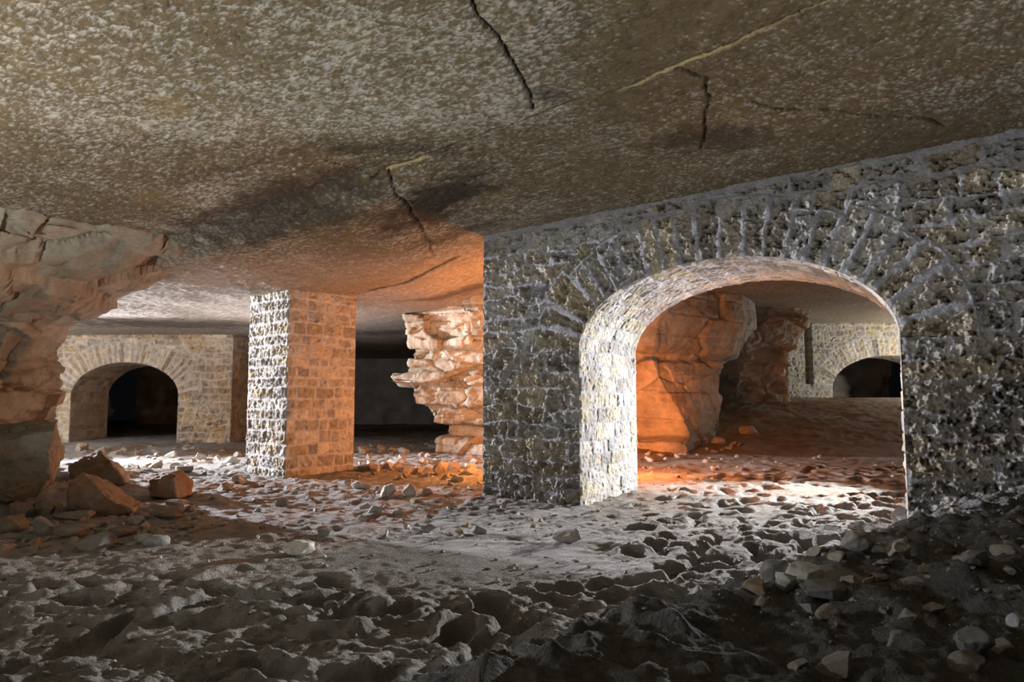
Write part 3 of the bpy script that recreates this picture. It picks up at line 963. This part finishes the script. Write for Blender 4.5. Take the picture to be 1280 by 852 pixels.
# the fallen blocks on the left
hull_boulder('boulder', (20, 640), [(-34, 556, -.3), (66, 541, -.3), (60, 602, -.3), (48, 624, -.25), (6, 632, -.3), (-34, 618, -.3), (-34, 534, .5), (48, 526, .5), (73, 526, .4), (79, 572, .3), (68, 604, .3), (20, 628, .4), (-34, 618, .5)],
             'huge squarish boulder at the foot of the flaring rock pillar', 3, (0.30, 0.26, 0.20), 0.55)
hull_boulder('boulder', (125, 648), [(83, 627, -.2), (107, 647, -.28), (124, 648, -.28), (166, 635, -.22), (128, 611, -.36), (88, 598, .0), (103, 583, .2), (122, 588, .25), (180, 622, .15), (172, 632, .2), (90, 632, .3)],
             'pointed tilted slab boulder lying in front of a second pale one', 5, (0.32, 0.27, 0.21), 0.5)
hull_boulder('boulder', (128, 612), [(86, 592, .0), (104, 575, .1), (122, 568, .15), (150, 590, .1), (160, 602, .2), (136, 580, -.1), (88, 612, -.1), (158, 612, -.1), (120, 606, .5), (125, 572, .4)],
             'pale ridged boulder peeping out behind the pointed slab boulder', 7, (0.38, 0.33, 0.27), 0.25)
hull_boulder('boulder', (212, 628), [(184, 603, -.1), (190, 596, .0), (216, 598, -.2), (226, 592, .1), (241, 606, .05), (239, 619, .0), (222, 627, -.2), (190, 624, -.15), (184, 613, .0), (200, 592, .3), (236, 600, .3), (230, 622, .3), (195, 622, .3)],
             'blocky rust coloured boulder lying right of the pointed slab', 9, (0.32, 0.24, 0.17), 0.7)
boulder('stone', 221, 636, 0.22, 0.09, 0.16, 'small flat block wedged under the rust coloured boulder', seed=11, sub=4, col=(0.38, 0.3, 0.22), rust=0.5)
boulder('stone', 196, 685, 0.21, 0.10, 0.16, 'flat oval grey stone lying alone on the shaded brown earth', seed=13, sub=4, col=(0.33, 0.33, 0.32), rust=0.05, rz=0.2, planes=8, keep=0.8)
boulder('stone', 55, 672, 0.20, 0.19, 0.10, 'thin grey stone slab standing tilted against the rubble pile', seed=15, sub=4, col=(0.36, 0.34, 0.31), rust=0.1, tilt=(0.3, 0.3))
boulder('stone', 117, 690, 0.27, 0.18, 0.22, 'rough dark grey lump at the front edge of the rubble pile', seed=17, sub=4, col=(0.25, 0.24, 0.22), rust=0.15)
boulder('stone', 90, 674, 0.24, 0.11, 0.2, 'low rounded stone beside the thin standing slab', seed=19, sub=4, col=(0.28, 0.26, 0.23), rust=0.2, planes=8, keep=0.75)
boulder('stone', 14, 668, 0.26, 0.15, 0.22, 'rounded brown stone near the frame edge below the huge boulder', seed=21, sub=4, col=(0.27, 0.23, 0.18), rust=0.3, planes=9, keep=0.72)
boulder('stone', 28, 642, 0.22, 0.17, 0.2, 'brown stone wedged beneath the huge boulder at its middle', seed=23, sub=4, col=(0.30, 0.24, 0.18), rust=0.4, push=-0.3)
boulder('stone', 56, 640, 0.22, 0.16, 0.2, 'brown stone wedged beneath the right corner of the huge boulder', seed=25, sub=4, col=(0.30, 0.24, 0.18), rust=0.4, push=-0.25)
boulder('stone', 92, 655, 0.34, 0.09, 0.18, 'long flat stone lying just below the pointed slab boulder', seed=27, sub=4, col=(0.31, 0.26, 0.21), rust=0.3)
boulder('stone', 152, 672, 0.2, 0.10, 0.16, 'rough brown lump on the shaded earth behind the oval grey stone', seed=29, sub=4, col=(0.24, 0.19, 0.14), rust=0.4)
boulder('stone', 208, 652, 0.28, 0.09, 0.18, 'low dark stone on the shaded earth below the rust coloured boulder', seed=31, sub=4, col=(0.24, 0.19, 0.14), rust=0.4)
boulder('stone', 372, 697, 0.235, 0.13, 0.18, 'bright white crumbly stone at the tip of the long floor shadow', seed=33, sub=4, col=(0.62, 0.60, 0.52), rust=0.0, rough=0.13)
# on the open floor
boulder('stone', 485, 624, 0.19, 0.17, 0.16, 'upright pale stone on the floor midway from pillar to arched wall', seed=35, sub=4, col=(0.45, 0.42, 0.36), rust=0.1)
boulder('stone', 452, 616, 0.26, 0.13, 0.2, 'broad pale stone on the floor nearest the masonry pillar', seed=36, sub=4, col=(0.42, 0.38, 0.32), rust=0.2)
boulder('stone', 512, 622, 0.17, 0.16, 0.15, 'small pointed stone near the arched wall corner, beside an upright one', seed=37, sub=4, col=(0.45, 0.42, 0.36), rust=0.1, tilt=(0.3, 0.2))
boulder('stone', 350, 633, 0.18, 0.11, 0.15, 'dark stone on the floor just in front of the masonry pillar', seed=39, sub=4, col=(0.25, 0.22, 0.18), rust=0.2)
boulder('stone', 708, 683, 0.24, 0.13, 0.2, 'grey half buried lump in front of the lit jamb of the big arch', seed=41, sub=4, col=(0.4, 0.38, 0.35), rust=0.1)
boulder('stone', 407, 672, 0.14, 0.07, 0.13, 'small dark stone at the far tip of the floor shadow', seed=43, sub=4, col=(0.22, 0.21, 0.19), rust=0.1)
boulder('stone', 535, 665, 0.15, 0.09, 0.13, 'squat dark stone at the back edge of the smooth trodden patch', seed=44, sub=4, col=(0.24, 0.23, 0.21), rust=0.1)
boulder('stone', 598, 672, 0.15, 0.10, 0.13, 'squat stone at the back of the smooth patch below the wall corner', seed=45, sub=4, col=(0.26, 0.25, 0.23), rust=0.1)
# rubble at the foot of the right bank
boulder('stone', 1008, 740, 0.20, 0.16, 0.16, 'pale sharp faced stone, brightest of the rubble in the bank hollow', seed=47, wpx=46, sub=4, col=(0.62, 0.60, 0.54), rust=0.0, rz=0.4, planes=8)
boulder('stone', 983, 749, 0.11, 0.11, 0.1, 'small pale wedge leaning before the brightest stone of the hollow', seed=49, wpx=24, sub=4, col=(0.52, 0.5, 0.46), rust=0.0, tilt=(0.2, 0.4))
boulder('stone', 1127, 703, 0.13, 0.15, 0.1, 'pale upright stone alone on the bank below the right pier', seed=51, wpx=28, sub=4, col=(0.6, 0.57, 0.5), rust=0.0, tilt=(0.1, 0.3))
boulder('stone', 1072, 702, 0.24, 0.17, 0.2, 'big grey stone topping the rubble in the bank hollow', seed=53, wpx=42, sub=4, col=(0.4, 0.39, 0.37), rust=0.05)
boulder('stone', 1045, 726, 0.36, 0.14, 0.24, 'long rough grey stone behind the brightest stone of the hollow', seed=55, wpx=70, sub=4, col=(0.34, 0.33, 0.31), rust=0.1, rough=0.09)
boulder('stone', 968, 735, 0.2, 0.17, 0.18, 'shadowed grey stone at the near end of the hollow rubble', seed=57, wpx=38, sub=4, col=(0.3, 0.29, 0.27), rust=0.05)
boulder('stone', 1032, 756, 0.3, 0.10, 0.2, 'flat dark stone in front of the hollow rubble', seed=59, wpx=60, sub=4, col=(0.27, 0.26, 0.25), rust=0.05)
boulder('stone', 1092, 690, 0.22, 0.12, 0.2, 'dark blocky stone at the back of the hollow rubble', seed=61, wpx=40, sub=4, col=(0.24, 0.23, 0.22), rust=0.05)
boulder('stone', 1140, 652, 0.24, 0.15, 0.2, 'grey stone lodged under the corner of the right pier', seed=63, wpx=44, sub=4, col=(0.36, 0.36, 0.35), rust=0.0, push=-0.42)
boulder('stone', 1132, 826, 0.17, 0.09, 0.13, 'flat topped grey stone on the lower bank', seed=65, wpx=48, sub=4, col=(0.32, 0.32, 0.31), rust=0.05, planes=8)
boulder('stone', 1218, 834, 0.15, 0.12, 0.13, 'lumpy grey stone low on the bank between two flatter ones', seed=67, wpx=42, sub=4, col=(0.3, 0.3, 0.29), rust=0.0)
boulder('stone', 1250, 822, 0.17, 0.10, 0.13, 'wide grey stone low on the bank nearest the frame edge', seed=69, wpx=44, sub=4, col=(0.34, 0.33, 0.31), rust=0.0)
boulder('stone', 1212, 850, 0.14, 0.09, 0.12, 'rounded stone at the very bottom of the bank', seed=71, wpx=44, sub=4, col=(0.3, 0.29, 0.27), rust=0.0, planes=8)
boulder('stone', 1270, 788, 0.055, 0.06, 0.05, 'small white stone chip high on the bank edge', seed=73, wpx=20, sub=3, col=(0.7, 0.7, 0.7), rust=0.0)
boulder('stone', 1218, 742, 0.18, 0.10, 0.14, 'grey stone half buried midway up the bank', seed=75, wpx=38, sub=4, col=(0.28, 0.28, 0.27), rust=0.0)
# beyond the arch
boulder('stone', 846, 560, 0.32, 0.26, 0.26, 'orange lit round stone at the foot of the rock pillar through the arch', seed=77, sub=4, col=(0.5, 0.4, 0.3), rust=0.2, push=-0.3)
boulder('stone', 898, 552, 0.3, 0.18, 0.24, 'small block at the right end of the rock pillar foot through the arch', seed=79, sub=4, col=(0.46, 0.36, 0.27), rust=0.3, push=-0.3)
boulder('stone', 936, 545, 0.45, 0.22, 0.3, 'broken slab lying right of the rock pillar foot through the arch', seed=81, sub=4, col=(0.45, 0.34, 0.25), rust=0.3)
boulder('stone', 826, 558, 0.4, 0.16, 0.24, 'flat stone beside the round orange stone through the arch', seed=83, sub=4, col=(0.42, 0.34, 0.27), rust=0.3, push=-0.2)

# many small stones, copies of a few broken blocks
PROTO = [stone_mesh(900 + k, 4, (1.0, r_, h_), 9, c_, ru_, 0.07) for k, (r_, h_, c_, ru_) in enumerate(
    [(0.8, 0.55, (0.40, 0.36, 0.30), 0.3), (0.7, 0.7, (0.44, 0.40, 0.34), 0.1), (0.9, 0.4, (0.35, 0.31, 0.25), 0.4), (0.6, 0.5, (0.46, 0.43, 0.38), 0.1),
     (0.85, 0.6, (0.38, 0.31, 0.23), 0.5), (0.75, 0.45, (0.42, 0.39, 0.35), 0.2)])]
for m_ in PROTO:
    m_.materials.append(M_STONE)
PLACED = []


def grow(poly, k):
    p = np.array(poly)
    c_ = p.mean(0)
    e_ = p - c_
    return [tuple(q) for q in c_ + e_ * (1 + k / np.linalg.norm(e_, axis=1, keepdims=True))]


def inside(x, y, poly):
    r_, j = False, len(poly) - 1
    for i in range(len(poly)):
        if (poly[i][1] > y) != (poly[j][1] > y) and x < (poly[j][0] - poly[i][0]) * (y - poly[i][1]) / (poly[j][1] - poly[i][1]) + poly[i][0]:
            r_ = not r_
        j = i
    return r_


KEEP_OFF = [grow(LR[0][1], 0.3), grow(MR[0][1], 0.25), grow(RR[1][1], 0.3), grow(SR[0][1], 0.3),
            grow([(-4.13, 10.7), (-3.28, 10.0), (-2.53, 11.0), (-3.38, 11.7)], 0.15)]


def strew(n, poly, size, label, group, seed, dark=False):
    """n loose stones inside a patch given by its outline in the photograph"""
    r = random.Random(seed)
    xs, ys = [p[0] for p in poly], [p[1] for p in poly]
    k = tries = 0
    while k < n and tries < n * 60:
        tries += 1
        px, py = r.uniform(min(xs), max(xs)), r.uniform(min(ys), max(ys))
        ins, j = False, len(poly) - 1
        for i in range(len(poly)):
            if (poly[i][1] > py) != (poly[j][1] > py) and px < (poly[j][0] - poly[i][0]) * (py - poly[i][1]) / (poly[j][1] - poly[i][1]) + poly[i][0]:
                ins = not ins
            j = i
        if not ins:
            continue
        x, y = ground_pt(px, py)
        s = size[0] + (size[1] - size[0]) * r.random() ** 2
        if any(inside(x, y, q_) for q_ in KEEP_OFF):
            continue
        if any((x - a_) ** 2 + (y - b_) ** 2 < (0.55 * (s + c_)) ** 2 for a_, b_, c_ in PLACED):
            continue
        PLACED.append((x, y, s))
        o = bpy.data.objects.new('stone', r.choice(PROTO))
        COL.objects.link(o)
        o.scale = (s, s, s)
        rest(o, x, y, None, r.uniform(0, 6.28), (r.uniform(-0.4, 0.4), r.uniform(-0.4, 0.4)), 0.25)
        tag(o, label, 'stone', group)
        k += 1


bpy.context.view_layer.update()
for o in list(COL.objects):
    if o.name.startswith(('stone', 'boulder')):
        PLACED.append((o.location.x, o.location.y, max(o.dimensions.x, o.dimensions.y)))

strew(58, [(0, 640), (80, 640), (180, 650), (240, 640), (270, 660), (150, 690), (0, 700)], (0.06, 0.17), 'small brown stone in the shaded rubble around the fallen boulders', 'rubble around the fallen boulders', 1)
strew(46, [(85, 560), (300, 560), (305, 610), (260, 632), (235, 600), (160, 575), (85, 572)], (0.10, 0.30), 'loose stone strewn on the lit floor before the small left arch', 'stones before the small arch', 2)
strew(54, [(450, 560), (545, 552), (600, 560), (600, 600), (520, 602), (450, 590)], (0.10, 0.34), 'broken stone in the rubble at the foot of the pale layered rock pillar', 'rubble at the layered pillar', 3)
strew(30, [(300, 605), (450, 598), (600, 605), (600, 645), (430, 655), (300, 625)], (0.06, 0.16), 'small stone scattered on the floor in front of the masonry pillar', 'stones before the masonry pillar', 4)
strew(34, [(1130, 660), (1280, 625), (1280, 850), (900, 850), (960, 770), (1080, 740)], (0.025, 0.085), 'small grey stone bedded in the dark bank below the right pier', 'stones on the bank', 5)
strew(20, [(930, 700), (1110, 680), (1110, 720), (1040, 765), (950, 765)], (0.05, 0.13), 'small grey stone among the larger rubble of the bank hollow', 'small rubble in the bank hollow', 6)
strew(14, [(800, 562), (850, 556), (940, 552), (950, 560), (800, 582)], (0.10, 0.26), 'loose stone on the orange floor through the big arch', 'stones through the arch', 7)
strew(16, [(430, 650), (700, 640), (720, 670), (640, 690), (540, 680), (430, 668)], (0.04, 0.12), 'small stone along the back edge of the smooth trodden patch', 'stones behind the trodden patch', 8)
strew(8, [(0, 700), (480, 700), (560, 850), (0, 850)], (0.03, 0.08), 'small stone chip on the trampled floor of the near left', 'chips on the near floor', 9)


def gravel(n, seed):
    """grit and crumbs too many to count, over the bank and the floor"""
    r = np.random.RandomState(seed)
    v0, f0 = ico(1)
    V_, Q_, C_ = [], [], []
    k = 0
    while k < n:
        y = math.exp(r.uniform(math.log(1.6), math.log(13.5)))
        x = r.uniform(-0.85, 0.95) * y
        db = x * 0.66 - (y - 2.75) * 0.75
        if db < -0.2 and r.rand() < 0.45 or (x - PA[0]) * NW[0] + (y - PA[1]) * NW[1] < 0.05 and x > -0.4 and (x < 1.0 or x > 3.2) and y < 10:
            continue
        if any(inside(x, y, q_) for q_ in KEEP_OFF) :
            continue
        sz = (0.0018 + 0.0042 * r.rand() ** 2) * max(y, 1.5)
        v = v0 * (1 + 0.35 * r.randn(len(v0), 1)).clip(0.5, 1.5) * np.array((1, r.uniform(0.6, 1), r.uniform(0.45, 0.8))) * sz
        a = r.uniform(0, 6.28)
        v = v @ np.array(((math.cos(a), -math.sin(a), 0), (math.sin(a), math.cos(a), 0), (0, 0, 1)))
        V_.append(v + np.array((x, y, floor_at(x, y) + sz * 0.2)))
        Q_.append(f0 + k * len(v0))
        C_.append(np.repeat(np.array([(0.36, 0.34, 0.30)]) * r.uniform(0.5, 1.35), len(v0), 0))
        k += 1
    o = link('gravel', raw_mesh('gravel', np.concatenate(V_), np.concatenate(Q_), np.concatenate(C_), False), M_STONE)
    o['kind'] = 'stuff'
    o['label'] = 'fine grey grit and crumbs strewn over the trodden floor and the bank'
    o['category'] = 'gravel'


gravel(2600, 77)

# ------------------------------------------------------------------ light
def lamp(name, kind, loc, power, col, rad=0.12, aim=None, cone=None, blend=0.4):
    l = bpy.data.lights.new(name, kind)
    l.energy = power
    l.color = col
    l.shadow_soft_size = rad
    if kind == 'SPOT':
        l.spot_size = math.radians(cone)
        l.spot_blend = blend
    o = bpy.data.objects.new(name, l)
    o.location = loc
    if aim is not None:
        o.rotation_euler = (Vector(aim) - Vector(loc)).to_track_quat('-Z', 'Y').to_euler()
    COL.objects.link(o)
    return o


lamp('side_lamp', 'SPOT', (-4.5, 1.7, 0.5), 950, (1.0, 0.99, 0.95), 0.08, (-3.6, 2.7, 3.2), 150, 0.5)
lamp('ceiling_fill', 'SPOT', (3.0, 1.4, 0.95), 165, (0.97, 0.98, 1.0), 0.08, (2.9, 1.9, 3.3), 150, 0.35)  # added fill for the right side of the ceiling, no known source
lamp('gallery_lamp', 'SPOT', (-12.4, 13.8, 2.5), 22000, (0.88, 0.89, 1.0), 0.06, (-1.0, 8.9, 0.9), 54, 0.5)
lamp('corner_lamp', 'POINT', (-12.6, 13.0, 1.3), 750, (0.92, 0.90, 1.0), 0.08)
lamp('orange_lamp', 'POINT', (0.40, 10.45, 1.1), 380, (1.0, 0.36, 0.11), 0.08)
lamp('rock_fill', 'SPOT', (1.8, 10.4, 0.7), 900, (1.0, 0.24, 0.03), 0.08, (2.3, 15.0, 0.9), 44, 0.5)  # extra orange spot, added to colour the rock beyond the arch
lamp('soffit_fill', 'POINT', (1.85, 10.35, 0.8), 170, (1.0, 0.27, 0.05), 0.08)  # additional orange point, put in to warm the soffit and ceiling behind
lamp('arch_lamp', 'SPOT', (6.4, 10.7, 1.45), 6200, (0.97, 0.98, 1.0), 0.05, (-1.2, 5.2, 0.0), 52, 0.7)
lamp('pillar_lamp', 'SPOT', (-4.6, 13.4, 0.75), 300, (0.88, 0.85, 1.0), 0.06, (-4.6, 13.4, 3.0), 162, 0.3)
lamp('far_lamp', 'POINT', (14.8, 20.0, 1.7), 950, (1.0, 0.97, 0.92), 0.1)
lamp('bank_fill', 'SPOT', (-3.6, 1.6, 1.5), 180, (0.86, 0.93, 1.0), 0.08, (2.7, 2.8, 0.1), 44, 0.9)  # cool fill added to lift the spoil bank
lamp('left_fill', 'POINT', (-4.5, 2.9, 0.8), 26, (1.0, 0.86, 0.72), 0.08)  # weak warm fill added for the huge boulder and near left floor

w = bpy.data.worlds.new('world')
scene.world = w
w.use_nodes = True
w.node_tree.nodes['Background'].inputs[0].default_value = (0.5, 0.55, 0.65, 1)
w.node_tree.nodes['Background'].inputs[1].default_value = 0.0045

# ------------------------------------------------------------------ camera
cam = bpy.data.cameras.new('camera')
cam.lens = 24
cam.sensor_width = 36
cam.clip_start = 0.05
co = bpy.data.objects.new('camera', cam)
co.location = (0, 0, EYE)
co.rotation_euler = (math.pi / 2 + TILT, 0, 0)
COL.objects.link(co)
scene.camera = co
scene.view_settings.view_transform = 'Standard'
scene.view_settings.look = 'None'
scene.view_settings.gamma = 1
scene.view_settings.use_curve_mapping = False
scene.view_settings.exposure = -0.28
scene.cycles.use_denoising = True
scene.cycles.max_bounces = 6
scene.cycles.diffuse_bounces = 2
